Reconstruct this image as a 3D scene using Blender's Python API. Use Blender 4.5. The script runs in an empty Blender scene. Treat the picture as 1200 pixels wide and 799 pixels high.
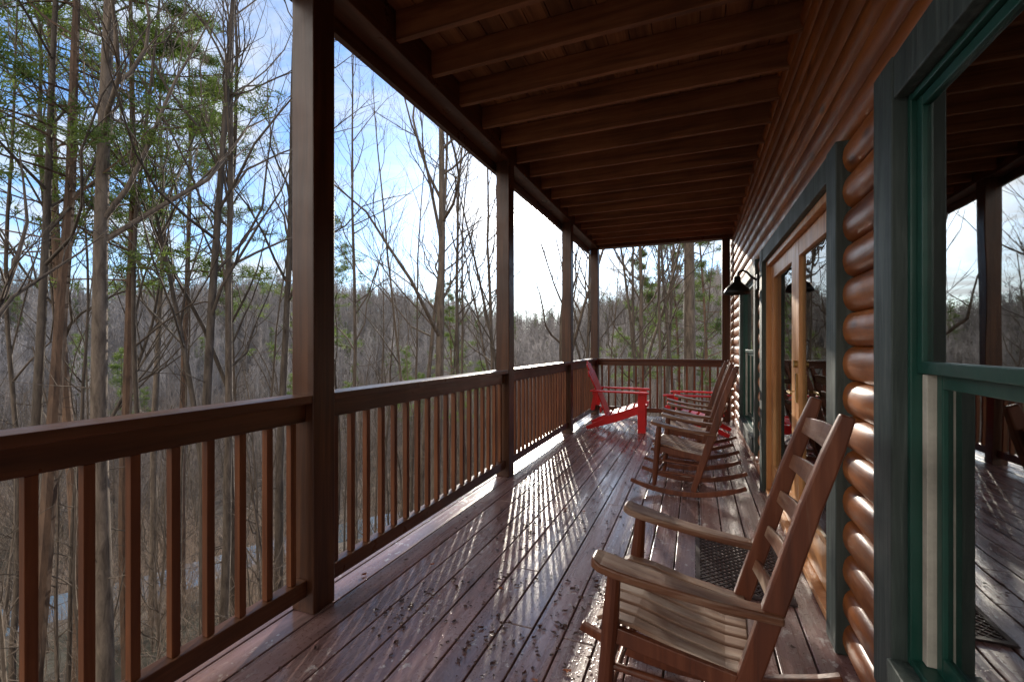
import bpy, math, random
from mathutils import Vector, Matrix, noise
R = random.Random(7)
sc = bpy.context.scene
COL = sc.collection
V = Vector

# ------------------------------------------------------------------ helpers
class MB:
    def __init__(s): s.v=[]; s.f=[]
    def add(s,o,dx,dy,dz,rot=0,k=1.0):
        b=len(s.v); c,q=math.cos(rot)*k,math.sin(rot)*k
        s.v += [(x*c-y*q+dx,x*q+y*c+dy,z*k+dz) for x,y,z in o.v]
        s.f += [tuple(i+b for i in f) for f in o.f]
    def box(s, x0,x1,y0,y1,z0,z1):
        b=len(s.v)
        s.v += [(x0,y0,z0),(x1,y0,z0),(x1,y1,z0),(x0,y1,z0),(x0,y0,z1),(x1,y0,z1),(x1,y1,z1),(x0,y1,z1)]
        s.f += [(b,b+3,b+2,b+1),(b+4,b+5,b+6,b+7),(b,b+1,b+5,b+4),(b+1,b+2,b+6,b+5),(b+2,b+3,b+7,b+6),(b+3,b,b+4,b+7)]
    def plank(s, pts, sizes, side):
        b=len(s.v); n=len(pts); pts=[V(p) for p in pts]; side=V(side).normalized()
        for i,p in enumerate(pts):
            t=(pts[min(i+1,n-1)]-pts[max(i-1,0)]).normalized()
            sd=(side-t*side.dot(t)).normalized(); up=t.cross(sd).normalized()
            w,h=sizes[i] if isinstance(sizes,list) else sizes
            for a,c in ((-1,-1),(1,-1),(1,1),(-1,1)):
                s.v.append(tuple(p+sd*(a*w/2)+up*(c*h/2)))
        for i in range(n-1):
            for k in range(4):
                a=b+i*4+k; c=b+i*4+(k+1)%4
                s.f.append((a,c,c+4,a+4))
        s.f.append((b+3,b+2,b+1,b)); e=b+(n-1)*4
        s.f.append((e,e+1,e+2,e+3))
    def tube(s, pts, rads, n=6, cap=False):
        b=len(s.v); m=len(pts)
        d=(pts[-1]-pts[0])
        ref=V((1,0,0)) if abs(d.x)<abs(d.y) or abs(d.x)<abs(d.z) else V((0,1,0))
        if abs(d.normalized().dot(ref))>.9: ref=V((0,0,1))
        for i,p in enumerate(pts):
            t=(pts[min(i+1,m-1)]-pts[max(i-1,0)])
            if t.length<1e-6: t=V((0,0,1))
            t.normalize(); u=t.cross(ref).normalized(); w=t.cross(u)
            r=rads[i]
            for k in range(n):
                a=2*math.pi*k/n
                q=p+u*(r*math.cos(a))+w*(r*math.sin(a)); s.v.append((q.x,q.y,q.z))
        for i in range(m-1):
            for k in range(n):
                a=b+i*n+k; c=b+i*n+(k+1)%n
                s.f.append((a,a+n,c+n,c))
        if cap:
            s.f.append(tuple(b+k for k in range(n))); e=b+(m-1)*n
            s.f.append(tuple(e+n-1-k for k in range(n)))
    def lathe(s, prof, c, n=24):
        b=len(s.v); c=V(c)
        for r,z in prof:
            for k in range(n):
                a=2*math.pi*k/n; s.v.append((c.x+r*math.cos(a),c.y+r*math.sin(a),c.z+z))
        for i in range(len(prof)-1):
            for k in range(n):
                a=b+i*n+k; d=b+i*n+(k+1)%n
                s.f.append((a,d,d+n,a+n))
    def mesh(s, name, mat, smooth=False):
        me=bpy.data.meshes.new(name); me.from_pydata(s.v,[],s.f); me.update()
        for m in (mat if isinstance(mat,(list,tuple)) else [mat]): me.materials.append(m)
        if smooth:
            me.polygons.foreach_set('use_smooth',[True]*len(me.polygons))
        return me
    def obj(s, name, mat, parent=None, bevel=0, smooth=False):
        return mkobj(name, s.mesh(name,mat,smooth), parent, bevel)
def mkobj(name, me, parent=None, bevel=0, col=None):
    o=bpy.data.objects.new(name,me); (col or COL).objects.link(o)
    if parent: o.parent=parent
    if bevel:
        m=o.modifiers.new('bevel','BEVEL'); m.width=bevel; m.segments=2; m.limit_method='ANGLE'; m.angle_limit=math.radians(40)
        m.harden_normals=False
    return o
def empty(name, loc=(0,0,0), rot=0, scale=1, col=None):
    e=bpy.data.objects.new(name,None); (col or COL).objects.link(e); e.location=loc; e.rotation_euler=(0,0,rot); e.scale=(scale,)*3
    e.empty_display_size=.2
    return e

# ------------------------------------------------------------------ materials
class NT:
    def __init__(s,name):
        s.m=bpy.data.materials.new(name); s.m.use_nodes=True; s.t=s.m.node_tree; s.n=s.t.nodes; s.l=s.t.links
        s.b=s.n['Principled BSDF']; s.out=s.n['Material Output']
    def node(s,ty,**k):
        x=s.n.new(ty)
        for a,b in k.items():
            if a.startswith('i_'): x.inputs[a[2:].replace('_',' ')].default_value=b
            else: setattr(x,a,b)
        return x
    def coord(s,scale=(1,1,1)):
        tc=s.node('ShaderNodeTexCoord'); mp=s.node('ShaderNodeMapping'); mp.inputs['Scale'].default_value=scale
        s.l.new(tc.outputs['Object'],mp.inputs['Vector']); return mp.outputs['Vector']
    def noise(s,vec,scale,detail=4,rough=.55,dist=0):
        x=s.node('ShaderNodeTexNoise'); x.inputs['Scale'].default_value=scale; x.inputs['Detail'].default_value=detail
        x.inputs['Roughness'].default_value=rough; x.inputs['Distortion'].default_value=dist
        s.l.new(vec,x.inputs['Vector']); return x.outputs['Fac']
    def ramp(s,fac,stops):
        r=s.node('ShaderNodeValToRGB'); e=r.color_ramp.elements
        while len(e)<len(stops): e.new(.5)
        for i,(p,c) in enumerate(stops):
            e[i].position=p; e[i].color=(c[0],c[1],c[2],1) if not isinstance(c,(int,float)) else (c,c,c,1)
        s.l.new(fac,r.inputs[0]); return r.outputs[0]
    def mix(s,fac,a,b,mode='MIX'):
        x=s.node('ShaderNodeMix',data_type='RGBA',blend_type=mode)
        for i,v in ((0,fac),(6,a),(7,b)):
            if isinstance(v,(int,float)): x.inputs[i].default_value=v
            elif isinstance(v,tuple): x.inputs[i].default_value=(*v,1)
            else: s.l.new(v,x.inputs[i])
        return x.outputs[2]
    def math(s,op,a,b=0):
        x=s.node('ShaderNodeMath',operation=op)
        for i,v in ((0,a),(1,b)):
            if isinstance(v,(int,float)): x.inputs[i].default_value=v
            else: s.l.new(v,x.inputs[i])
        return x.outputs[0]
    def bump(s,h,strength=.3,dist=.01):
        x=s.node('ShaderNodeBump'); x.inputs['Strength'].default_value=strength; x.inputs['Distance'].default_value=dist
        s.l.new(h,x.inputs['Height']); s.l.new(x.outputs[0],s.b.inputs['Normal'])
    def set(s,**k):
        for a,b in k.items():
            key={'col':'Base Color','rough':'Roughness','coat':'Coat Weight','crough':'Coat Roughness','spec':'Specular IOR Level','metal':'Metallic','ior':'IOR'}[a]
            if isinstance(b,(int,float)): s.b.inputs[key].default_value=b
            elif isinstance(b,tuple): s.b.inputs[key].default_value=(*b,1)
            else: s.l.new(b,s.b.inputs[key])

def wood(name, dark, mid, light, axis='y', rough=(.3,.5), bump=.25, coat=0, board=None, k=1.0, weather=None, wamt=(.55,.7), g=1.0, knots=False):
    dark=tuple(q*g for q in dark); mid=tuple(q*g for q in mid); light=tuple(q*g for q in light)
    n=NT(name)
    st={'x':(1.2,22,22),'y':(22,1.2,22),'z':(22,22,1.2)}[axis]; st=tuple(q*k for q in st)
    v=n.coord(st); g=n.noise(v,1.0,6,.6,.6)
    c=n.ramp(g,[(.28,dark),(.5,mid),(.72,light)])
    v2=n.coord((1,1,1)); blot=n.noise(v2,2.3,4,.6)
    c=n.mix(n.ramp(blot,[(.3,.45),(.65,0)]),c,dark)
    if knots:
        vo=n.node('ShaderNodeTexVoronoi'); vo.inputs['Scale'].default_value=1.0; n.l.new(n.coord((7,2.6,7)),vo.inputs['Vector'])
        c=n.mix(n.ramp(vo.outputs['Distance'],[(.08,.8),(.17,0)]),c,tuple(q*.5 for q in dark))
        sm=n.noise(n.coord((3,.8,3)),1.5,6,.7); c=n.mix(n.ramp(sm,[(.40,.55),(.56,0)]),c,dark)
    if board:
        ax,w,off=board
        tc=n.node('ShaderNodeTexCoord'); sp=n.node('ShaderNodeSeparateXYZ'); n.l.new(tc.outputs['Object'],sp.inputs[0])
        q=n.math('FLOOR',n.math('DIVIDE',n.math('ADD',sp.outputs[ax],off),w))
        wn=n.node('ShaderNodeTexWhiteNoise',noise_dimensions='1D'); n.l.new(q,wn.inputs['W'])
        hs=n.node('ShaderNodeHueSaturation'); n.l.new(c,hs.inputs['Color'])
        n.l.new(n.math('ADD',n.math('MULTIPLY',wn.outputs[0],.6),.7),hs.inputs['Value']); c=hs.outputs[0]
    if weather:
        wv=n.coord(tuple(q*.25 for q in st)); wf=n.noise(wv,1.0,7,.7)
        c=n.mix(n.ramp(wf,[(wamt[0],0),(wamt[1],1)]),c,weather)
    r=n.noise(v2,5,4,.6)
    n.set(col=c,rough=n.ramp(r,[(.3,rough[0]),(.7,rough[1])]))
    if coat: n.set(coat=coat,crough=.25)
    n.bump(g,bump,.004)
    return n.m

M={}
M['post']=wood('dark_stained_post',(.045,.016,.008),(.09,.034,.015),(.16,.066,.028),'z',(.28,.5),.4,g=.9)
M['rail']=wood('dark_stained_rail',(.05,.018,.008),(.10,.038,.016),(.18,.070,.03),'y',(.25,.45),.4,g=1.0)
M['railx']=wood('dark_stained_rail_cross',(.05,.018,.008),(.10,.038,.016),(.18,.070,.03),'x',(.25,.45),.4,g=1.1)
M['balus']=wood('baluster_wood',(.08,.025,.010),(.16,.055,.020),(.25,.093,.034),'z',(.3,.5),.3,g=1.05)
M['joist']=wood('joist_wood',(.11,.043,.017),(.29,.122,.050),(.45,.205,.088),'x',(.5,.7),.5,k=.8)
M['ceil']=wood('ceiling_board_wood',(.13,.054,.022),(.28,.122,.052),(.42,.20,.090),'y',(.5,.7),.4,board=(0,.145,10),k=.8)
M['log']=wood('stained_log',(.13,.032,.006),(.44,.135,.024),(.60,.215,.045),'y',(.30,.55),.6,coat=.08,k=.6,knots=True)
M['green']=wood('green_painted_casing',(.030,.045,.041),(.06,.083,.076),(.13,.16,.147),'z',(.45,.65),.9,k=1.6)
M['doorw']=wood('door_wood',(.42,.16,.05),(.62,.30,.115),(.74,.42,.19),'z',(.3,.45),.2)
M['chair']=wood('rocking_chair_wood',(.07,.019,.009),(.16,.046,.020),(.26,.09,.042),'z',(.3,.5),.35,weather=(.38,.26,.18),wamt=(.62,.78))
M['arm']=wood('chair_arm_wood',(.09,.031,.015),(.21,.085,.041),(.34,.17,.095),'x',(.35,.55),.35,weather=(.46,.34,.25),wamt=(.5,.68))
M['slat']=wood('chair_slat_wood',(.14,.070,.042),(.29,.168,.11),(.45,.31,.22),'x',(.4,.6),.35,weather=(.58,.47,.38),wamt=(.5,.66))
M['backslat']=wood('chair_back_slat_wood',(.12,.045,.025),(.25,.115,.063),(.40,.225,.14),'y',(.35,.55),.3,weather=(.55,.42,.31),wamt=(.5,.66))

def floor_mat():
    n=NT('painted_deck_boards')
    v=n.coord((20,1.0,20)); g=n.noise(v,1,6,.65,.4)
    c=n.ramp(g,[(.25,(.16,.084,.080)),(.5,(.27,.155,.148)),(.78,(.44,.30,.285))])
    tc=n.node('ShaderNodeTexCoord'); sp=n.node('ShaderNodeSeparateXYZ'); n.l.new(tc.outputs['Object'],sp.inputs[0])
    q=n.math('FLOOR',n.math('DIVIDE',n.math('ADD',sp.outputs[0],10),.1435))
    wn=n.node('ShaderNodeTexWhiteNoise',noise_dimensions='1D'); n.l.new(q,wn.inputs['W'])
    hs=n.node('ShaderNodeHueSaturation'); n.l.new(c,hs.inputs['Color'])
    n.l.new(n.math('ADD',n.math('MULTIPLY',wn.outputs[0],.5),.75),hs.inputs['Value']); c=hs.outputs[0]
    v2=n.coord((2.2,.8,1)); big=n.noise(v2,1.6,7,.7,.8)
    spots=n.noise(n.coord((1,.7,1)),26,3,.6)
    fl=n.math('MULTIPLY',n.ramp(spots,[(.58,0),(.64,1)]),n.ramp(big,[(.5,0),(.60,1)]))
    c=n.mix(n.math('MULTIPLY',fl,.75),c,(.72,.69,.68))
    c=n.mix(n.ramp(big,[(.34,.75),(.47,0)]),c,(.085,.042,.040))
    dirt=n.ramp(n.noise(n.coord((1,1,1)),3.4,6,.7),[(.4,0),(.75,.4)])
    c=n.mix(dirt,c,(.28,.215,.195))
    drops=n.ramp(n.noise(n.coord((1,.8,1)),75,2,.5),[(.58,0),(.64,1)])
    streak=n.noise(n.coord((11,.30,1)),1.0,5,.65,.3)
    wet=n.ramp(streak,[(.36,.06),(.50,.18),(.64,.38)])
    wet=n.math('ADD',wet,n.math('MULTIPLY',wn.outputs[0],.08))
    r=n.math('MULTIPLY',n.math('ADD',wet,n.math('MULTIPLY',g,.06)),n.math('SUBTRACT',1,n.math('MULTIPLY',drops,.6)))
    n.set(col=c,rough=r,spec=1.0); n.bump(n.math('ADD',n.math('ADD',g,n.math('MULTIPLY',spots,.5)),n.math('MULTIPLY',drops,.6)),.28,.003)
    return n.m
M['floor']=floor_mat()

def paint(name,col,rough=.4,var=.25,bump=.1,metal=0):
    n=NT(name); v=n.coord(); a=n.noise(v,6,5,.65)
    d=tuple(q*(1-var) for q in col); c=n.ramp(a,[(.3,d),(.7,col)])
    n.set(col=c,rough=n.ramp(n.noise(v,14,3),[(.3,rough*.8),(.7,min(1,rough*1.25))]),metal=metal); n.bump(n.noise(v,60,3),bump,.002)
    return n.m
M['sash']=paint('green_window_frame',(.012,.078,.058),.35)
M['liner']=paint('offwhite_jamb_liner',(.72,.69,.60),.6,.45,.4)
M['red']=paint('red_chair_paint',(.85,.022,.025),.35,.2)
M['black']=paint('dark_metal',(.018,.016,.016),.35,.3,.1,.4)
M['mat']=paint('rubber_mat',(.07,.05,.05),.7)
M['curt']=paint('cream_blind',(.88,.80,.62),.8,.15)
M['curtb']=paint('brown_curtain',(.55,.27,.15),.85,.4)
M['room']=paint('dark_interior',(.05,.04,.03),.8)
M['brass']=paint('brass_handle',(.55,.38,.14),.3,.2,.05,.9)
M['core']=paint('wall_core',(.09,.045,.025),.8)
M['leaf']=paint('dead_leaf',(.10,.04,.025),.45,.6,.3)
M['leafo']=paint('orange_leaf',(.45,.14,.05),.5,.5,.3)

def glass_mat(name,ior,mul):
    n=NT(name); 
    fr=n.node('ShaderNodeFresnel'); fr.inputs['IOR'].default_value=ior
    gl=n.node('ShaderNodeBsdfGlossy'); gl.inputs['Roughness'].default_value=.012; gl.inputs['Color'].default_value=(.95,.97,.96,1)
    tr=n.node('ShaderNodeBsdfTransparent'); tr.inputs['Color'].default_value=(.88,.9,.88,1)
    bp=n.node('ShaderNodeBump'); bp.inputs['Strength'].default_value=.09; bp.inputs['Distance'].default_value=.01
    n.l.new(n.noise(n.coord((1,1,.5)),2.5,2),bp.inputs['Height']); n.l.new(bp.outputs[0],gl.inputs['Normal'])
    mx=n.node('ShaderNodeMixShader'); mm=n.node('ShaderNodeMath',operation='MULTIPLY'); mm.use_clamp=True; mm.inputs[1].default_value=mul
    n.l.new(fr.outputs[0],mm.inputs[0]); n.l.new(mm.outputs[0],mx.inputs[0])
    n.l.new(tr.outputs[0],mx.inputs[1]); n.l.new(gl.outputs[0],mx.inputs[2]); n.l.new(mx.outputs[0],n.out.inputs[0])
    return n.m
M['glass']=glass_mat('window_glass',2.0,2.0)
M['dglass']=glass_mat('door_glass',1.45,1.0)

def bark(name,d,l,sc=9):
    n=NT(name); v=n.coord((sc,sc,sc*.22)); a=n.noise(v,1,5,.7,.5)
    oi=n.node('ShaderNodeObjectInfo')
    c=n.ramp(a,[(.3,d),(.68,l)])
    hs=n.node('ShaderNodeHueSaturation'); n.l.new(c,hs.inputs['Color'])
    n.l.new(n.math('ADD',n.math('MULTIPLY',oi.outputs['Random'],.6),.7),hs.inputs['Value'])
    n.set(col=hs.outputs[0],rough=.85); n.bump(a,.6,.03); return n.m
M['bark']=bark('grey_bark',(.050,.036,.026),(.19,.148,.112))
M['barkp']=bark('pine_bark',(.06,.036,.025),(.20,.12,.075),7)
M['barkf']=bark('hazed_distant_bark',(.13,.108,.095),(.30,.255,.225),2)  # distance haze put into the bark colour: paler than the near trees
M['barkff']=bark('hazed_farthest_bark',(.19,.175,.17),(.36,.335,.325),2)  # stronger aerial haze painted in, paler and greyer again
M['brush']=bark('twig_bark',(.20,.145,.105),(.48,.37,.28),3)
def needles():
    n=NT('pine_needles'); a=n.noise(n.coord(),1.2,3)
    c=n.ramp(a,[(.35,(.06,.10,.025)),(.65,(.16,.21,.06))])
    n.set(col=c,rough=.6)
    tl=n.node('ShaderNodeBsdfTranslucent'); n.l.new(n.mix(1.0,c,(1.4,1.5,.8),'MULTIPLY'),tl.inputs[0])
    mx=n.node('ShaderNodeMixShader'); mx.inputs[0].default_value=.4
    n.l.new(n.b.outputs[0],mx.inputs[1]); n.l.new(tl.outputs[0],mx.inputs[2]); n.l.new(mx.outputs[0],n.out.inputs[0]); return n.m
M['needle']=needles()
def ground_mat():
    n=NT('leaf_litter_ground'); v=n.coord()
    a=n.noise(v,.05,6,.7); b=n.noise(v,2.5,8,.8); e=n.noise(n.coord((1,1,.4)),.35,9,.8)
    c=n.ramp(b,[(.3,(.07,.050,.034)),(.5,(.155,.12,.090)),(.7,(.30,.24,.185))])
    c=n.mix(n.ramp(e,[(.42,.7),(.6,0)]),c,(.050,.042,.035))
    c=n.mix(n.ramp(a,[(.5,0),(.66,.6)]),c,(.07,.085,.040))
    n.set(col=c,rough=.95); n.bump(b,1,.3); return n.m
M['ground']=ground_mat()
n=NT('creek_water'); n.set(col=(.10,.14,.17),rough=.10,spec=1.0); n.bump(n.noise(n.coord(),3,4),.3,.05); M['water']=n.m

# ------------------------------------------------------------------ camera
H=1.30
cam=bpy.data.cameras.new('camera'); co=bpy.data.objects.new('camera',cam); COL.objects.link(co)
co.location=(0,0,H); co.rotation_euler=(math.radians(90),0,math.radians(21.97))
cam.lens=16.0; cam.sensor_width=36; cam.shift_y=0.0045; cam.clip_start=.02; cam.clip_end=4000
sc.camera=co

PX=-1.776; WX=.547; YEND=8.63
POSTS=[-3.0,-.62,1.745,4.22,6.63,YEND]

# ------------------------------------------------------------------ deck
deck=empty('porch_deck')
mb=MB(); w=.1355; x=-1.98
while x<.60:
    cuts=[-3.4]
    yy=-3.4+R.uniform(1.5,4.5)
    while yy<YEND-.5:
        cuts.append(yy); yy+=R.choice([3.66,4.88,3.66])
    cuts.append(YEND+.12)
    for a,b in zip(cuts,cuts[1:]):
        dz=R.uniform(-.0015,.0015)
        mb.box(x,x+w,a,b-.004,-.032,dz)
    x+=.1435
mb.obj('floor_boards',M['floor'],deck,bevel=.003)
mb=MB(); mb.box(-1.96,-1.92,-3.4,YEND+.08,-.30,-.036); mb.box(-1.918,.6,YEND+.04,YEND+.08,-.30,-.036)
yy=-3.2
while yy<YEND: mb.box(-1.918,.6,yy,yy+.04,-.29,-.036); yy+=.405
mb.obj('deck_joists',M['railx'],deck)
mb=MB()
for y in POSTS: mb.box(PX-.07,PX+.07,y-.07,y+.07,-9,-.31)
mb.obj('deck_support_posts',M['post'],deck)

for y in POSTS:
    mb=MB(); mb.box(PX-.07,PX+.07,y-.07,y+.07,.001,3.13); mb.obj('wooden_post',M['post'],bevel=.006)
mb=MB(); mb.box(.42,.545,YEND-.07,YEND+.07,.001,3.13); mb.obj('wooden_post',M['post'],bevel=.006)

def rail_y(y0,y1):
    e=empty('porch_railing')
    m=MB(); m.box(PX-.066,PX+.066,y0,y1,1.022,1.06); m.box(PX-.022,PX+.022,y0,y1,.93,1.0215); m.box(PX-.03,PX+.03,y0,y1,.085,.165)
    m.obj('rails',M['rail'],e,bevel=.004)
    m=MB(); n=round((y1-y0)/.128); sp=(y1-y0)/n
    for k in range(n):
        y=y0+sp*(k+.5)+R.uniform(-.004,.004); m.box(PX-.0155,PX+.0155,y-.0155,y+.0155,.166,.929)
    m.obj('balusters',M['balus'],e,bevel=.002)
for a,b in zip(POSTS,POSTS[1:]): rail_y(a+.072,b-.072)
e=empty('porch_railing')
m=MB(); x0,x1=PX+.072,.418; y=YEND
m.box(x0,x1,y-.066,y+.066,1.022,1.06); m.box(x0,x1,y-.022,y+.022,.93,1.0215); m.box(x0,x1,y-.03,y+.03,.085,.165); m.obj('rails',M['railx'],e,bevel=.004)
m=MB(); k=17; sp=(x1-x0)/k
for j in range(k):
    x=x0+sp*(j+.5); m.box(x-.0155,x+.0155,y-.0155,y+.0155,.166,.929)
m.obj('balusters',M['balus'],e,bevel=.002)

# ------------------------------------------------------------------ ceiling
ce=empty('porch_ceiling')
m=MB(); m.box(PX-.09,PX+.065,-3.4,YEND+.09,3.131,3.37); m.obj('edge_beam',M['rail'],ce,bevel=.005)
m=MB(); m.box(PX+.067,.62,YEND-.07,YEND+.09,3.131,3.36); m.obj('end_beam',M['railx'],ce,bevel=.005)
m=MB(); yy=2.75-.406*14
while yy<YEND-.15:
    dz=R.uniform(-.004,.004)
    m.box(PX+.067,.62,yy-.019,yy+.019,3.175+dz,3.352); yy+=.406
m.obj('joists',M['joist'],ce,bevel=.003)
m=MB(); x=-2.0
while x<.65: m.box(x,x+.138,-3.4,YEND+.12,3.356,3.384); x+=.145
m.obj('upper_floor_boards',M['ceil'],ce)
m=MB(); m.box(-2.0,.65,-3.4,YEND+.12,3.386,3.45); m.obj('light_leak_blocker',M['core'],ce)  # added solid sheet, keeps skylight from leaking through the board gaps
m=MB(); m.box(PX-.135,PX-.095,-3.4,YEND+.12,3.05,3.352); m.obj('fascia_board',M['rail'],ce)

# ------------------------------------------------------------------ cabin
cab=empty('log_cabin')
OP=[(.30,1.70,.36,2.04),(2.44,4.60,.02,2.04),(5.25,6.75,.36,2.03)]
LH=.144; VX=.625; PK=.572
def logrun(m,y0,y1,z0,z1):
    b=len(m.v); n=10
    for y in (y0,y1):
        for k in range(n+1):
            a=math.pi*k/n
            z=(z0+z1)/2-math.cos(a)*(z1-z0)/2
            xx=VX-(VX-PK)*math.sin(a)**.75
            m.v.append((xx,y,z))
    for k in range(n): m.f.append((b+k,b+n+1+k,b+n+2+k,b+k+1))
m=MB(); z=-5.76
while z<3.40:
    z1=z+LH
    segs=[(-3.4,9.0)]
    for (a,b,c,d) in OP:
        if z1>c-.05 and z<d+.05:
            ns=[]
            for s0,s1 in segs:
                if b+.02<=s0 or a-.02>=s1: ns.append((s0,s1))
                else:
                    if a-.02>s0: ns.append((s0,a-.02))
                    if b+.02<s1: ns.append((b+.02,s1))
            segs=ns
    for s0,s1 in segs: logrun(m,s0,s1,z,z1)
    z=z1
m.obj('log_siding',M['log'],cab,smooth=True)
m=MB(); m.box(.80,.9,-3.4,9.0,-5.8,3.45)
def fill(y0,y1,z0,z1): m.box(.628,.80,y0,y1,z0,z1)
fill(-3.4,OP[0][0],-5.8,3.45)
for i,(a,b,c,d) in enumerate(OP):
    fill(a,b,-5.8,c); fill(a,b,d,3.45)
    fill(b, OP[i+1][0] if i<2 else 9.0,-5.8,3.45)
m.obj('wall_core',M['core'],cab)
m=MB(); m.box(.9,8,-3.4,9,-5.8,3.45); m.obj('house_body',M['core'],cab)
m=MB(); m.box(.575,.72,8.9,9.06,-5.8,3.42); m.obj('corner_log',M['log'],cab,bevel=.02)

def casing(y0,y1,z0,z1,w=.15,wt=.13,bottom=True,name='window_casing'):
    m=MB()
    m.box(WX,.635,y1,y1+w,z0-(.16 if bottom else 0),z1+wt)
    m.box(WX,.635,y0-w,y0,z0-(.16 if bottom else 0),z1+wt)
    m.box(WX+.004,.635,y0+.001,y1-.001,z1,z1+wt-.003)
    if bottom: m.box(WX-.012,.66,y0+.001,y1-.001,z0-.16,z0)
    m.obj(name,M['green'],cab,bevel=.004)
def window(y0,y1,z0,z1,curt):
    casing(y0,y1,z0,z1)
    m=MB(); f=.022
    m.box(.585,.70,y1-f,y1-.001,z0,z1); m.box(.585,.70,y0+.001,y0+f,z0,z1)
    m.box(.586,.70,y0+f,y1-f,z1-f,z1-.001); m.box(.586,.70,y0+f,y1-f,z0+.001,z0+f)
    zm=(z0+z1)/2+.02; s=.032
    a,b=y0+f+.001,y1-f-.001
    m.box(.600,.628,b-s,b,zm,z1-f-.001); m.box(.600,.628,a,a+s,zm,z1-f-.001)
    m.box(.601,.628,a+s,b-s,z1-f-s,z1-f-.001); m.box(.598,.628,a+s,b-s,zm,zm+.035)
    b2=b-.035
    m.box(.632,.66,b2-s,b2,z0+f+.001,zm-.002); m.box(.632,.66,a,a+s,z0+f+.001,zm-.002)
    m.box(.633,.66,a+s,b2-s,z0+f+.001,z0+f+.055); m.box(.632,.66,a+s,b2-s,zm-.04,zm-.002)
    m.obj('window_frame',M['sash'],cab,bevel=.003)
    m=MB(); m.box(.612,.690,b-.030,b-.001,z0+f+.002,zm-.003); m.obj('jamb_liner',M['liner'],cab,bevel=.002)
    m=MB(); m.box(.6125,.6145,a+s,b-s,zm+.035,z1-f-s); m.box(.6445,.6465,a+s,b2-s,z0+f+.055,zm-.04); m.obj('window_glass',M['glass'],cab)
    m=MB(); n=60
    for side in ((a+.02,a+.40),(b-.42,b-.02)):
        bb=len(m.v)
        for k in range(n+1):
            y=side[0]+(side[1]-side[0])*k/n; xx=.70+.018*math.sin(k*.9)
            m.v+= [(xx,y,z0+.02),(xx,y,z1-.02)]
        for k in range(n): q=bb+2*k; m.f.append((q,q+1,q+3,q+2))
    m.obj('curtain',curt,cab,smooth=True)
    m=MB(); m.box(.785,.798,y0+.01,y1-.01,z0+.01,z1-.01); m.obj('interior',M['room'],cab)
window(*OP[0],M['curtb']); window(*OP[2],M['curt'])
y0,y1,z0,z1=OP[1]
casing(y0,y1,0.003,z1,.15,.12,False,'door_casing')
m=MB(); ym=(y0+y1)/2
m.box(.58,.72,y0+.001,y0+.045,.004,z1-.001); m.box(.58,.72,y1-.045,y1-.001,.004,z1-.001); m.box(.581,.72,y0+.045,y1-.045,z1-.045,z1-.001); m.box(.57,.72,y0+.045,y1-.045,.004,.04)
m.obj('door_frame',M['doorw'],cab,bevel=.003)
for a,b in ((y0+.047,ym-.002),(ym+.002,y1-.047)):
    m=MB(); s=.115
    m.box(.615,.66,a,a+s,.045,z1-.048); m.box(.615,.66,b-s,b,.045,z1-.048)
    m.box(.6165,.66,a+s,b-s,z1-.048-s,z1-.049); m.box(.6165,.66,a+s,b-s,.045,.28)
    m.obj('door_leaf',M['doorw'],cab,bevel=.004)
    m=MB(); m.box(.636,.639,a+s,b-s,.28,z1-.048-s); m.obj('door_glass',M['dglass'],cab)
    m=MB(); zz=.29
    while zz<z1-.18:
        m.box(.662,.664,a+s-.05,b-s+.05,zz,zz+.024); zz+=.0265
    m.obj('door_blind',M['curt'],cab)
m=MB(); m.box(.785,.798,y0+.01,y1-.01,.02,z1-.01); m.obj('interior',M['room'],cab)
m=MB(); m.box(.606,.614,ym-.085,ym-.045,.93,1.12)
m.tube([V((.61,ym-.065,1.0)),V((.565,ym-.065,1.0)),V((.56,ym-.08,1.0)),V((.562,ym-.17,.995))],[.009,.009,.009,.008],8,True)
m.tube([V((.614,ym-.065,1.18)),V((.595,ym-.065,1.18))],[.025,.023],14,True)
m.obj('door_handle',M['brass'],cab,smooth=False)

wl=empty('wall_lamp',(0,4.93,1.86))
m=MB(); m.box(.54,.60,-.05,.05,-.02,.12)
m.tube([V((.56,0,.06)),V((.50,0,.10)),V((.46,0,.15)),V((.42,0,.17)),V((.385,0,.15)),V((.375,0,.09))],[.011]*6,10,True)
m.obj('arm',M['black'],wl,bevel=.003)
m=MB(); m.lathe([(.0,.11),(.03,.11),(.035,.06),(.05,.045),(.10,.0),(.118,-.035),(.12,-.06),(.114,-.06),(.095,-.01),(.03,.04),(0,.045)],(.375,0,0)); m.obj('shade',M['black'],wl,smooth=True)
m=MB(); m.lathe([(0,.03),(.02,.02),(.03,-.01),(.024,-.035),(0,-.045)],(.375,0,0),14); m.obj('bulb',M['liner'],wl,smooth=True)

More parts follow.
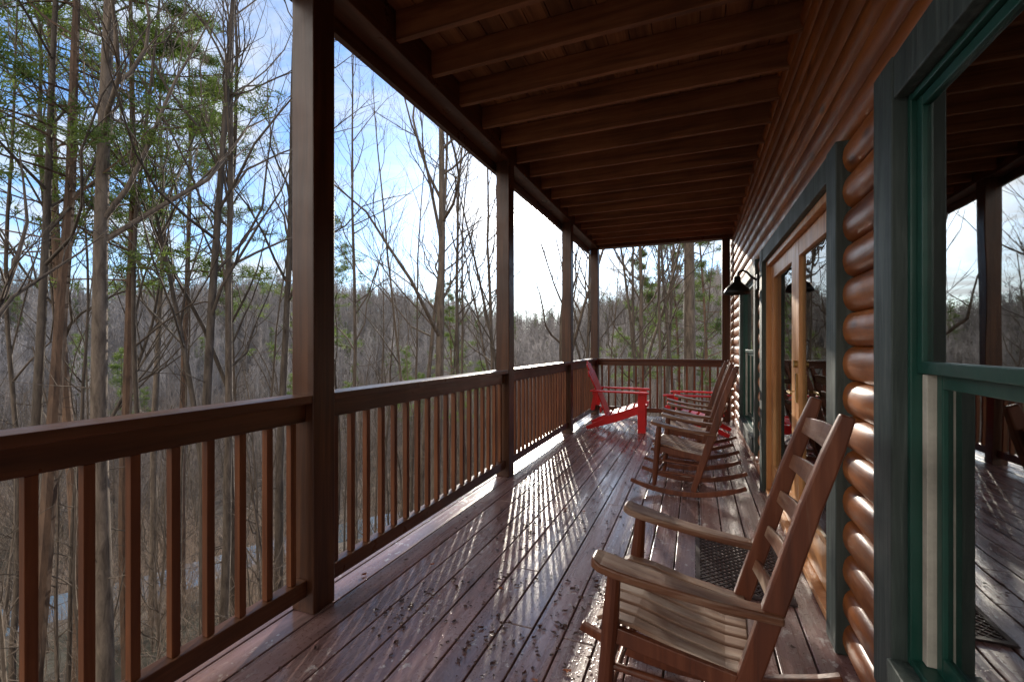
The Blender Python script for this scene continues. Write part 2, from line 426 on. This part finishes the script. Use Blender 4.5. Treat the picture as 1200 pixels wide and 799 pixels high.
# ------------------------------------------------------------------ rocking chair meshes (front = -X)
def rocker_parts():
    P=[]
    m=MB()
    for s in (-1,1):
        m.plank([(.045,s*.235,.06),(.10,s*.232,.24),(.155,s*.23,.42),(.215,s*.228,.62),(.285,s*.226,.86),(.335,s*.224,1.01),(.370,s*.222,1.115)],
                [(.040,.045),(.043,.052),(.045,.058),(.043,.056),(.040,.052),(.036,.048),(.028,.036)],(0,1,0))
    for s in (-1,1):
        m.tube([V((-.275,s*.245,.07)),V((-.27,s*.245,.12)),V((-.262,s*.245,.22)),V((-.253,s*.245,.34)),V((-.245,s*.245,.44)),V((-.232,s*.245,.60))],[.017,.02,.026,.024,.027,.02],12,True)
    P.append(('posts_and_legs',m,M['chair'],.006,False))
    m=MB()
    for s in (-1,1):
        pts=[];sz=[]
        for k in range(15):
            x=-.48+.93*k/14; z=.028+ (x+.08)**2*.42
            pts.append((x,s*.24,z)); sz.append((.030,.042 if 1<k<13 else .034))
        m.plank(pts,sz,(0,1,0))
        m.tube([V((-.262,s*.245,.20)),V((.085,s*.235,.19))],[.012,.012],8)
        m.tube([V((-.256,s*.245,.30)),V((.118,s*.235,.28))],[.012,.012],8)
    for z in (.17,.27): m.tube([V((-.268+.03*(z),-.245,z)),V((-.268+.03*z,.245,z))],[.013,.013],8)
    m.tube([V((.10,-.235,.23)),V((.10,.235,.23))],[.012,.012],8)
    P.append(('rockers_and_stretchers',m,M['chair'],.004,False))
    m=MB()
    for s in (-1,1):
        prof=[(-.298,.0,.04),(-.290,.0,.085),(-.27,0,.104),(-.22,0,.108),(-.16,0,.095),(-.07,0,.076),(.04,0,.066),(.14,0,.058),(.225,0,.052)]
        pts=[];sz=[]
        for x,_,w in prof:
            t=(x+.298)/.523; z=.628-.070*t-.014*math.sin(t*math.pi)+ (.004 if x<-.27 else 0)
            pts.append((x,s*(.256-.02*t),z)); sz.append((w,.026))
        m.plank(pts,sz,(0,1,0))
    P.append(('arms',m,M['arm'],.008,False))
    m=MB()
    for k in range(8):
        y=-.208+.416*k/7
        m.plank([(-.29,y,.425),(-.268,y,.437),(-.18,y,.428),(-.05,y,.395),(.08,y,.372),(.145,y,.372)],(.045,.014),(0,1,0))
    P.append(('seat_slats',m,M['slat'],.003,False))
    m=MB()
    m.box(-.27,-.237,-.225,.225,.365,.42); m.box(.115,.15,-.21,.21,.32,.362)
    for s in (-1,1): m.plank([(-.25,s*.238,.40),(-.05,s*.236,.37),(.13,s*.234,.345)],(.022,.05),(0,1,0))
    P.append(('seat_frame',m,M['chair'],.003,False))
    m=MB()
    for zc,h in ((.50,.055),(.63,.055),(.76,.06),(.89,.065),(1.02,.075)):
        xb=.155+(zc-.42)*.295
        pts=[];sz=[]
        for k in range(9):
            t=k/8; y=-.222+.444*t; bow=.035*math.sin(t*math.pi)
            pts.append((xb+bow,y,zc)); sz.append((h*(.72+.28*math.sin(t*math.pi)),.012))
        m.plank(pts,sz,(.28,0,.96))
    P.append(('back_slats',m,M['backslat'],.003,False))
    return [(n,mm.mesh(n,mt),bv) for n,mm,mt,bv,_ in P]
RP=rocker_parts()
def place(parts,name,x,y,rot,sc_=1):
    e=empty(name,(x,y,.002),math.radians(rot),sc_)
    for n,me,bv in parts: mkobj(n,me,e,bv)
    return e
place(RP,'rocking_chair',.01,1.67,-3)
place(RP,'rocking_chair',-.04,4.40,-6)
place(RP,'rocking_chair',-.02,5.30,-3)
place(RP,'rocking_chair',.0,6.20,-8)

def adir():
    P=[]
    m=MB()
    for s in (-1,1):
        m.plank([(-.40,s*.27,.34),(-.36,s*.27,.34),(.0,s*.27,.20),(.42,s*.27,.03)],[(.022,.08),(.022,.11),(.022,.12),(.022,.05)],(0,1,0))
        m.plank([(-.36,s*.295,.0),(-.36,s*.295,.55)],(.11,.024),(1,0,0))
        m.plank([(.33,s*.295,.30),(.27,s*.295,.58)],(.06,.024),(1,0,0))
    P.append(('legs',m,M['red'],.004))
    m=MB()
    for k in range(6):
        t=k/5; x=-.41+.55*t; z=.395-.19*t+(-.015 if k==0 else 0)
        m.plank([(x,-.285,z),(x,.285,z)],(.085,.02),(1,0,-.33))
    P.append(('seat_slats',m,M['red'],.004))
    m=MB()
    for k in range(5):
        q=k-2; top=1.0-.035*q*q
        m.plank([(.12,q*.094,.16),(.20,q*.098,.38),(.30,q*.108,.64),(.30+.38*(top-.64)+.0,q*.122,top-.03),(.30+.38*(top-.61),q*.124,top)],[(.085,.018),(.088,.018),(.095,.018),(.10,.018),(.07,.018)],(0,1,0))
    m.plank([(.315,-.32,.56),(.315,.32,.56)],(.08,.022),(0,0,1)); m.plank([(.215,-.28,.30),(.215,.28,.30)],(.07,.022),(0,0,1))
    m.plank([(.39,-.24,.80),(.39,.24,.80)],(.05,.02),(0,0,1))
    P.append(('back_slats',m,M['red'],.004))
    m=MB()
    for s in (-1,1):
        m.plank([(-.46,s*.325,.565),(-.42,s*.325,.57),(-.2,s*.325,.575),(.1,s*.32,.578),(.36,s*.30,.58)],[(.08,.022),(.14,.022),(.14,.022),(.11,.022),(.06,.022)],(0,1,0))
    P.append(('arms',m,M['red'],.006))
    return [(n,mm.mesh(n,mt),bv) for n,mm,mt,bv in P]
AP=adir()
place(AP,'adirondack_chair',-1.14,7.25,184,1.05)
place(AP,'adirondack_chair',.05,7.35,-6,1.0)

# doormat lattice
m=MB(); x0,x1,y0,y1=.0,.47,2.62,3.4
m.box(x0,x1,y0,y0+.025,.004,.014); m.box(x0,x1,y1-.025,y1,.004,.014); m.box(x0,x0+.025,y0+.026,y1-.026,.004,.0135); m.box(x1-.025,x1,y0+.026,y1-.026,.004,.0135)
st=.045; k=-20
while k<30:
    for sgn in (1,-1):
        pts=[]
        c=x0+k*st
        if sgn==1:
            a=max(y0,y0+(x0-c)); b=min(y1,y0+(x1-c))
            if b>a+.01: pts=[(c+(a-y0),a),(c+(b-y0),b)]
        else:
            a=max(y0,y0+(c-x1)); b=min(y1,y0+(c-x0))
            if b>a+.01: pts=[(c-(a-y0),a),(c-(b-y0),b)]
        if pts: m.plank([(pts[0][0],pts[0][1],.0085+.001*sgn),(pts[1][0],pts[1][1],.0085+.001*sgn)],(.008,.007),(1,-sgn,0))
    k+=1
m.obj('doormat',M['mat'])

def leaves(name,mat,N,seed,smin,smax,clusters):
    r=random.Random(seed); m=MB()
    for _ in range(N):
        if clusters and r.random()<.85:
            cx,cy,sg=r.choice(clusters); x=r.gauss(cx,sg); y=r.gauss(cy,sg*1.6)
        else: x=r.uniform(-1.9,.45); y=r.uniform(.6,8.4)
        if not(-1.92<x<.52 and .3<y<8.5): continue
        s=smin+(smax-smin)*r.random()**2; a=r.uniform(0,6.28); b=len(m.v); ca,sa=math.cos(a),math.sin(a)
        npt=9; ring=[]
        for k in range(npt):
            t=2*math.pi*k/npt; rr=s*(1 if k%2 else .62)*(r.uniform(.75,1.1)); px,py=rr*math.cos(t),rr*.6*math.sin(t)
            ring.append((x+px*ca-py*sa,y+px*sa+py*ca,.004+r.uniform(0,.35)*s))
        m.v.append((x,y,.004)); m.v+=ring
        for k in range(npt): m.f.append((b,b+1+k,b+1+(k+1)%npt))
    m.obj(name,mat)
cl=[(-1.0,2.4,.12),(-.55,2.1,.12),(-.75,3.4,.2),(-1.2,5,.3),(-.35,3.0,.15),(-.6,1.5,.12),(-1.3,3.2,.15),(-.2,5.5,.3),(-.9,6.5,.4),(-1.3,1.9,.1),(-.85,1.8,.1),(-.45,2.6,.1),(-1.05,3.0,.1),(-.7,4.3,.2)]
leaves('fallen_leaves',M['leaf'],1300,3,.004,.024,cl)
leaves('fallen_leaves',M['leafo'],14,9,.02,.04,None)

# ------------------------------------------------------------------ terrain
def sstep(a,b,x):
    t=max(0,min(1,(x-a)/(b-a))); return t*t*(3-2*t)
def ht(x,y):
    dx=max(-2-x,0,x-9); dy=max(-6-y,0,y-10); d=math.hypot(dx,dy)
    az=math.degrees(math.atan2(x,y))
    z=-4.2-2.5*sstep(0,8,d)-7.5*sstep(4,38,d)
    ridge=38+7*math.sin(math.radians(az*2.3+40))+4*math.sin(math.radians(az*7))
    ridge*= 1-.40*math.exp(-((az+22)/14)**2)
    z+=ridge*sstep(60,250,d)
    z+=noise.noise(V((x*.05,y*.05,0)))*1.3*sstep(2,12,d)+noise.noise(V((x*.012,y*.012,4)))*7*sstep(50,130,d)
    return z
m=MB(); NA=150; radii=[0.0]; r=1.5
while r<1800: radii.append(r); r=r*1.045+.35
for rr in radii:
    for k in range(NA):
        a=2*math.pi*k/NA; x=rr*math.sin(a); y=rr*math.cos(a); m.v.append((x,y,ht(x,y)))
for i in range(len(radii)-1):
    for k in range(NA):
        a=i*NA+k; b=i*NA+(k+1)%NA; m.f.append((a,a+NA,b+NA,b))
m.obj('ground',M['ground'],smooth=True)
m=MB(); N=60
for k in range(N+1):
    az=math.radians(-95+70*k/N); rr=31+3*math.sin(k*.35); 
    for o in (-2.2,2.2):
        x=(rr+o)*math.sin(az); y=(rr+o)*math.cos(az); xc=rr*math.sin(az); yc=rr*math.cos(az)
        m.v.append((x,y,ht(xc,yc)+.35))
for k in range(N): m.f.append((2*k,2*k+1,2*k+3,2*k+2))
m.obj('creek',M['water'])

# ------------------------------------------------------------------ trees
def rotdir(d,ang,az):
    d=d.normalized(); ref=V((0,0,1)) if abs(d.z)<.95 else V((1,0,0))
    u=d.cross(ref).normalized(); w=d.cross(u)
    return (d*math.cos(ang)+(u*math.cos(az)+w*math.sin(az))*math.sin(ang)).normalized()
MINR=[.0025]
def branch(m,r,p,d,L,rad,lev,maxl,nsub,jit=.22,trop=.12):
    segs=6 if lev==1 else (4 if lev==2 else 3)
    pts=[p.copy()]; dd=d.copy(); dirs=[d.copy()]
    for k in range(segs):
        dd=(dd+V((r.gauss(0,jit),r.gauss(0,jit),r.gauss(0,jit)*.7+trop))).normalized()
        pts.append(pts[-1]+dd*(L/segs)); dirs.append(dd.copy())
    rads=[max(MINR[0],rad*(1-.82*k/segs)) for k in range(segs+1)]
    m.tube(pts,rads,5 if lev==1 else 3)
    if lev<maxl:
        n=nsub[lev-1]; n=max(1,int(n*r.uniform(.7,1.3)))
        for j in range(n):
            t=r.uniform(.22,1.0)*segs; k=min(int(t),segs-1); f=t-k
            q=pts[k].lerp(pts[k+1],f); nd=rotdir(dirs[k+1],math.radians(r.uniform(25,60)),r.uniform(0,6.28))
            nd=(nd+V((0,0,.25))).normalized()
            branch(m,r,q,nd,L*r.uniform(.32,.6)*(1-.35*t/segs),rads[k]*.55,lev+1,maxl,nsub,jit,trop)
def trunk_pts(r,Hh,Rr,curve,lean):
    N=16; pts=[V((0,0,-.6))]; off=V((0,0,0)); vel=V((lean[0],lean[1],0))
    rads=[Rr*1.25]
    for k in range(1,N+1):
        t=k/N; vel+=V((r.gauss(0,curve),r.gauss(0,curve),0)); vel*=.93
        off+=vel*(Hh/N)+V((lean[0],lean[1],0))*(Hh/N)*.5
        pts.append(V((off.x,off.y,Hh*t))); rads.append(max(.012,Rr*((1-t)**.75)*.95+.008))
    return pts,rads
def bare_mb(seed,Hh,Rr,first=.38,nl=22,nsub=(7,6),maxl=3,curve=.03,lean=(0,0),blen=.26,sides=9,fork=False):
    r=random.Random(seed); m=MB(); pts,rads=trunk_pts(r,Hh,Rr,curve,lean); m.tube(pts,rads,sides); N=len(pts)-1
    for j in range(nl):
        t=first+(1-first)*((j+r.random())/nl); f=t*N; k=min(int(f),N-1); q=pts[k].lerp(pts[k+1],f-k)
        up=math.radians(r.uniform(30,68)-18*t); a=r.uniform(0,6.28)
        d=V((math.sin(up)*math.cos(a),math.sin(up)*math.sin(a),math.cos(up)))
        L=Hh*blen*(1.1-.75*(t-first)/(1-first))*r.uniform(.5,1.15)
        branch(m,r,q,d,L,min(rads[k]*.5,.012+L*.012),1,maxl,nsub)
    if fork:
        f=r.uniform(.3,.45)*N; k=int(f); a=r.uniform(0,6.28); d=V((.35*math.cos(a),.35*math.sin(a),1)).normalized()
        branch(m,r,pts[k],d,Hh*.5,rads[k]*.75,1,maxl,(14,7),.1,.15)
    for j in range(int(nl*.25)):
        t=r.uniform(.12,first); f=t*N; k=int(f); a=r.uniform(0,6.28)
        branch(m,r,pts[k].lerp(pts[k+1],f-k),V((math.cos(a),math.sin(a),r.uniform(-.1,.5))).normalized(),r.uniform(.5,2.2),.015,2,3,(3,3))
    return m
def tuft(m,r,p,s,n):
    for _ in range(n):
        d=V((r.gauss(0,1),r.gauss(0,1),r.gauss(.25,.8))).normalized(); L=s*r.uniform(.6,1.1)
        sd=d.cross(V((r.gauss(0,1),r.gauss(0,1),r.gauss(0,1)))).normalized()*(s*.05)
        b=len(m.v); o=p+V((r.gauss(0,s*.35),r.gauss(0,s*.35),r.gauss(0,s*.2)))
        for q in (o-sd,o+sd,o+d*L): m.v.append((q.x,q.y,q.z))
        m.f.append((b,b+1,b+2))
def pine_tree(seed,Hh,Rr,nb=46,first=.4,tn=16,ts=.22,dens=1.0,name='pine_tree'):
    r=random.Random(seed); m=MB(); pts,rads=trunk_pts(r,Hh,Rr,.015,(0,0)); m.tube(pts,rads,8); N=len(pts)-1; tips=[]
    for j in range(nb):
        t=first+(1-first)*((j+r.random())/nb); f=t*N; k=min(int(f),N-1); q=pts[k].lerp(pts[k+1],f-k)
        a=r.uniform(0,6.28); L=Hh*.17*(1.15-.9*(t-first)/(1-first))*r.uniform(.5,1.2)
        d=V((math.cos(a),math.sin(a),r.uniform(-.05,.4))).normalized(); bp=[q.copy()]; dd=d.copy()
        for s in range(5):
            dd=(dd+V((r.gauss(0,.15),r.gauss(0,.15),r.gauss(.03,.12)))).normalized(); bp.append(bp[-1]+dd*L/5)
        m.tube(bp,[max(.004,.03*(1-s/5.5)) for s in range(6)],3)
        for s in range(int(7*dens)):
            tt=r.uniform(.35,1)*5; kk=min(int(tt),4); o=bp[kk].lerp(bp[kk+1],tt-kk)
            e=o+V((r.gauss(0,.35),r.gauss(0,.35),r.gauss(.12,.2)))*(L*.32)
            m.tube([o,e],[.007,.003],3); tips.append(e); tips.append(o.lerp(e,.6))
    nf=len(m.f)
    for e in tips: tuft(m,r,e,ts*r.uniform(.7,1.3),tn)
    me=m.mesh(name,[M['barkp'],M['needle']])
    me.polygons.foreach_set('material_index',[0]*nf+[1]*(len(m.f)-nf)); me.update()
    return me
def shrub_mb(seed):
    r=random.Random(seed); m=MB()
    for _ in range(14):
        a=r.uniform(0,6.28); p=V((r.gauss(0,.5),r.gauss(0,.5),-.1)); d=V((.45*math.cos(a),.45*math.sin(a),1)).normalized()
        branch(m,r,p,d,r.uniform(1.2,3.2),.014,1,3,(6,4),.18,.05)
    return m
def polar(az,dist):
    a=math.radians(az); x=dist*math.sin(a); y=dist*math.cos(a); return x,y
def put(me,name,az,dist,rot=None,s=1,col=None,zoff=0):
    x,y=polar(az,dist); o=bpy.data.objects.new(name,me); (col or COL).objects.link(o)
    o.location=(x,y,ht(x,y)+zoff); o.rotation_euler=(0,0,R.uniform(0,6.28) if rot is None else rot); o.scale=(s,s,s); return o

KEY=[(-63.9,12.1,24,.17,.012,False,.42),(-56,12.1,22,.11,.012,True,.40),(-54.7,12.5,21,.10,.02,False,.45),(-53.4,14.1,20,.10,.03,True,.38),
(-49.2,13.5,20,.12,.012,False,.45),(-67.9,12.9,22,.10,.02,False,.45),(-70.5,10.9,20,.13,.06,True,.38),(-31.6,14.2,22,.17,.010,False,.35),
(-33.6,16.3,20,.10,.02,False,.4),(-27.4,15,18,.08,.03,False,.4),(-41,16,19,.08,.02,False,.42),
(-.7,18.2,24,.30,.006,False,.55),(-5.3,18.8,19,.13,.03,True,.35),(-8,20.5,18,.10,.04,True,.35),(-3.2,23,20,.13,.02,False,.4),
(-16.2,14,15,.10,.06,True,.40),(-21.3,17,15,.09,.05,False,.40),(-60.3,20,22,.12,.02,False,.42),(-65.7,18,21,.11,.03,True,.42),
(-24.6,18,18,.10,.04,True,.35),(-12.6,19,18,.10,.04,True,.36)]
for i,(az,di,h_,r_,cu,fk,fi) in enumerate(KEY):
    thin=az in(-16.2,-21.3)
    me=bare_mb(100+i,h_,r_,first=fi,nl=10 if thin else 18,nsub=(4,4) if thin else (6,5),curve=cu,fork=fk).mesh('bare_tree',M['bark'],True)
    put(me,'bare_tree',az,di,rot=0)
r5=random.Random(55)
POLE=[bare_mb(800+i,r5.uniform(15,18),r5.uniform(.045,.07),first=.45,nl=11,nsub=(4,4),curve=.03,sides=6).mesh('slender_tree',M['bark'],True) for i in range(4)]
for az in (-74,-72,-69.2,-66.6,-64.9,-61.3,-58,-52,-50.6,-47.5,-44.5,-43,-39,-36,-34.7,-30,-28.6,-10,-6.8,-4,-2,.6):
    put(r5.choice(POLE),'slender_tree',az+r5.uniform(-.4,.4),r5.uniform(13,26),s=r5.uniform(.85,1.1))
PM=[pine_tree(5,23,.16,44,.50,24,.27),pine_tree(6,21,.14,46,.50,24,.27),pine_tree(8,17,.12,44,.42,16,.24)]
for az,di,k,s in ((-68.8,12.5,0,.95),(-62,13.8,1,.95),(-65.5,17,0,1),(-58,21,1,1.05),(-46,27,1,1),(-29.5,32,2,1),(-1.5,27,2,1),(-6.5,34,1,.9),(1.5,24,2,1)):
    put(PM[k],'pine_tree',az,di,s=s)

FC=bpy.data.collections.new('forest_parts')
r3=random.Random(77)
def patch(srcs,n,rad,name,mat,smin=.75,smax=1.15):
    m=MB()
    for k in range(n):
        a=r3.uniform(0,6.28); d=rad*math.sqrt(r3.random())
        m.add(r3.choice(srcs),d*math.cos(a),d*math.sin(a),0,r3.uniform(0,6.28),r3.uniform(smin,smax))
    return m.mesh(name,mat)
BMb=[bare_mb(300+i,R.uniform(11,14),R.uniform(.05,.10),first=.33,nl=18,nsub=(6,4),curve=.035) for i in range(4)]
FMb=[bare_mb(400+i,R.uniform(10,13),.09,first=.15,nl=20,nsub=(6,4),curve=.03,sides=4,blen=.3) for i in range(3)]
MINR[0]=.022
FFb=[bare_mb(450+i,R.uniform(10,13),.13,first=.12,nl=20,nsub=(9,1),maxl=2,curve=.03,sides=4,blen=.32) for i in range(3)]
MINR[0]=.0025
SAb=[bare_mb(500+i,R.uniform(6,8.5),.035,first=.2,nl=14,nsub=(4,3),curve=.05,sides=5) for i in range(3)]
SHb=[shrub_mb(700+i) for i in range(4)]
MIDP=[patch(BMb,3,5,'woods_patch',M['bark']) for i in range(3)]
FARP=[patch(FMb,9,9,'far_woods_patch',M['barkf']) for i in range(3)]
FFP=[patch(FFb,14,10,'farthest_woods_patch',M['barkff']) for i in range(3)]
THP=[patch(SAb,3,3.5,'sapling_patch',M['bark']) for i in range(3)]
BRP=[patch(SHb,5,3.2,'brush_patch',M['brush'],.6,1.2) for i in range(3)]
PF=[pine_tree(600+i,13,.13,34,.2,8,.55,.7,name='far_pine') for i in range(2)]
r2=random.Random(21)
def dens_put(meshes,name,N,r0,r1,smin,smax,az0=-86,az1=10,p=1.0,tall=True,zoff=0,gap=None):
    for _ in range(N):
        di=r0+(r1-r0)*(r2.random()**p); az=r2.uniform(az0,az1)
        x,y=polar(az,di); q=x*.9455+y*.3256
        if tall and -2<q<4 and di<40: continue
        if gap and gap[0]<di<gap[1]: continue
        put(r2.choice(meshes),name,az,di,rot=r2.uniform(0,6.28),s=r2.uniform(smin,smax),col=FC,zoff=zoff)
dens_put(MIDP,'woods',80,22,66,.65,1.0,p=.8,zoff=-.3)
dens_put(THP,'saplings',85,11,48,.6,1.1,p=.75,zoff=-.2,gap=(27.5,35))
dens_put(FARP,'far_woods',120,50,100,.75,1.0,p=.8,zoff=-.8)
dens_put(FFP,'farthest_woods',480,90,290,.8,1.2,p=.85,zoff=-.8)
dens_put(PF,'far_pines',100,70,270,.7,1.2,p=.75)
dens_put(PF,'far_pines',22,70,140,.7,1.0,az0=-44,az1=-24)
dens_put(BRP,'brush',230,10,70,.6,1.15,p=.65,tall=False,zoff=-.15,gap=(27.5,35))
fe=empty('distant_forest'); fe.instance_type='COLLECTION'; fe.instance_collection=FC

# ------------------------------------------------------------------ light
AZ,EL=-19.0,15.5
w=bpy.data.worlds.new('World'); sc.world=w; w.use_nodes=True; nt=w.node_tree; N_=nt.nodes; L_=nt.links
bg=N_['Background']; sky=N_.new('ShaderNodeTexSky'); sky.sky_type='NISHITA'; sky.sun_disc=False
sky.sun_elevation=math.radians(EL); sky.sun_rotation=math.radians(AZ%360); sky.air_density=.9; sky.dust_density=.2; sky.ozone_density=2.5
tc=N_.new('ShaderNodeTexCoord'); sp=N_.new('ShaderNodeSeparateXYZ'); L_.new(tc.outputs['Generated'],sp.inputs[0])
def wm(op,a,b=0,clamp=False):
    x=N_.new('ShaderNodeMath'); x.operation=op; x.use_clamp=clamp
    for i,v in ((0,a),(1,b)):
        if isinstance(v,(int,float)): x.inputs[i].default_value=v
        else: L_.new(v,x.inputs[i])
    return x.outputs[0]
def wmix(fac,a,b,mode='MIX'):
    x=N_.new('ShaderNodeMix'); x.data_type='RGBA'; x.blend_type=mode
    for i,v in ((0,fac),(6,a),(7,b)):
        if isinstance(v,(int,float)): x.inputs[i].default_value=v
        elif isinstance(v,tuple): x.inputs[i].default_value=(*v,1)
        else: L_.new(v,x.inputs[i])
    return x.outputs[2]
def wdot(d):
    v=N_.new('ShaderNodeVectorMath'); v.operation='DOT_PRODUCT'; L_.new(tc.outputs['Generated'],v.inputs[0]); v.inputs[1].default_value=V(d).normalized()
    return v.outputs['Value']
base=wmix(1,sky.outputs[0],(1.35,1.58,1.85),'MULTIPLY')
up=wm('MAXIMUM',sp.outputs[2],0)
zz=wm('ADD',up,.16)
cb=N_.new('ShaderNodeCombineXYZ'); L_.new(wm('DIVIDE',sp.outputs[0],zz),cb.inputs[0]); L_.new(wm('DIVIDE',sp.outputs[1],zz),cb.inputs[1])
nz=N_.new('ShaderNodeTexNoise'); nz.inputs['Scale'].default_value=1.7; nz.inputs['Detail'].default_value=9; nz.inputs['Roughness'].default_value=.62; nz.inputs['Distortion'].default_value=.5
L_.new(cb.outputs[0],nz.inputs['Vector'])
rp=N_.new('ShaderNodeValToRGB'); rp.color_ramp.elements[0].position=.43; rp.color_ramp.elements[1].position=.62; L_.new(nz.outputs['Fac'],rp.inputs[0])
hz=wm('POWER',wm('SUBTRACT',1,up,True),9)
s1=wmix(wm('MULTIPLY',hz,.75),base,(4.6,5.2,5.9))
s2=wmix(wm('MULTIPLY',rp.outputs[0],.85),s1,(6.3,6.6,7.0))
back_fill=wm('MULTIPLY',wm('SUBTRACT',wdot((-.30,-.92,.25)),.15),2.2,True)  # added bright patch of sky behind the camera, fill light for the porch
s2=wmix(back_fill,s2,(14,13,12))
sd=V((math.sin(math.radians(AZ))*math.cos(math.radians(EL)),math.cos(math.radians(AZ))*math.cos(math.radians(EL)),math.sin(math.radians(EL))))
dt=wm('MAXIMUM',wdot(sd),0)
gl=wm('ADD',wm('ADD',wm('MULTIPLY',wm('POWER',dt,3500),1500),wm('MULTIPLY',wm('POWER',dt,200),20)),wm('MULTIPLY',wm('POWER',dt,22),3.2))
cc=N_.new('ShaderNodeCombineColor'); L_.new(gl,cc.inputs[0]); L_.new(wm('MULTIPLY',gl,.96),cc.inputs[1]); L_.new(wm('MULTIPLY',gl,.9),cc.inputs[2])
s3=wmix(1,s2,cc.outputs[0],'ADD')
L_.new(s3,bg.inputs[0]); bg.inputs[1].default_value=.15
su=bpy.data.lights.new('sun','SUN'); su.energy=5; su.angle=math.radians(.5); su.color=(1,.9,.76)
so=bpy.data.objects.new('sun',su); COL.objects.link(so); so.rotation_euler=sd.to_track_quat('Z','Y').to_euler()
sc.view_settings.view_transform='Standard'; sc.view_settings.look='None'; sc.view_settings.exposure=0
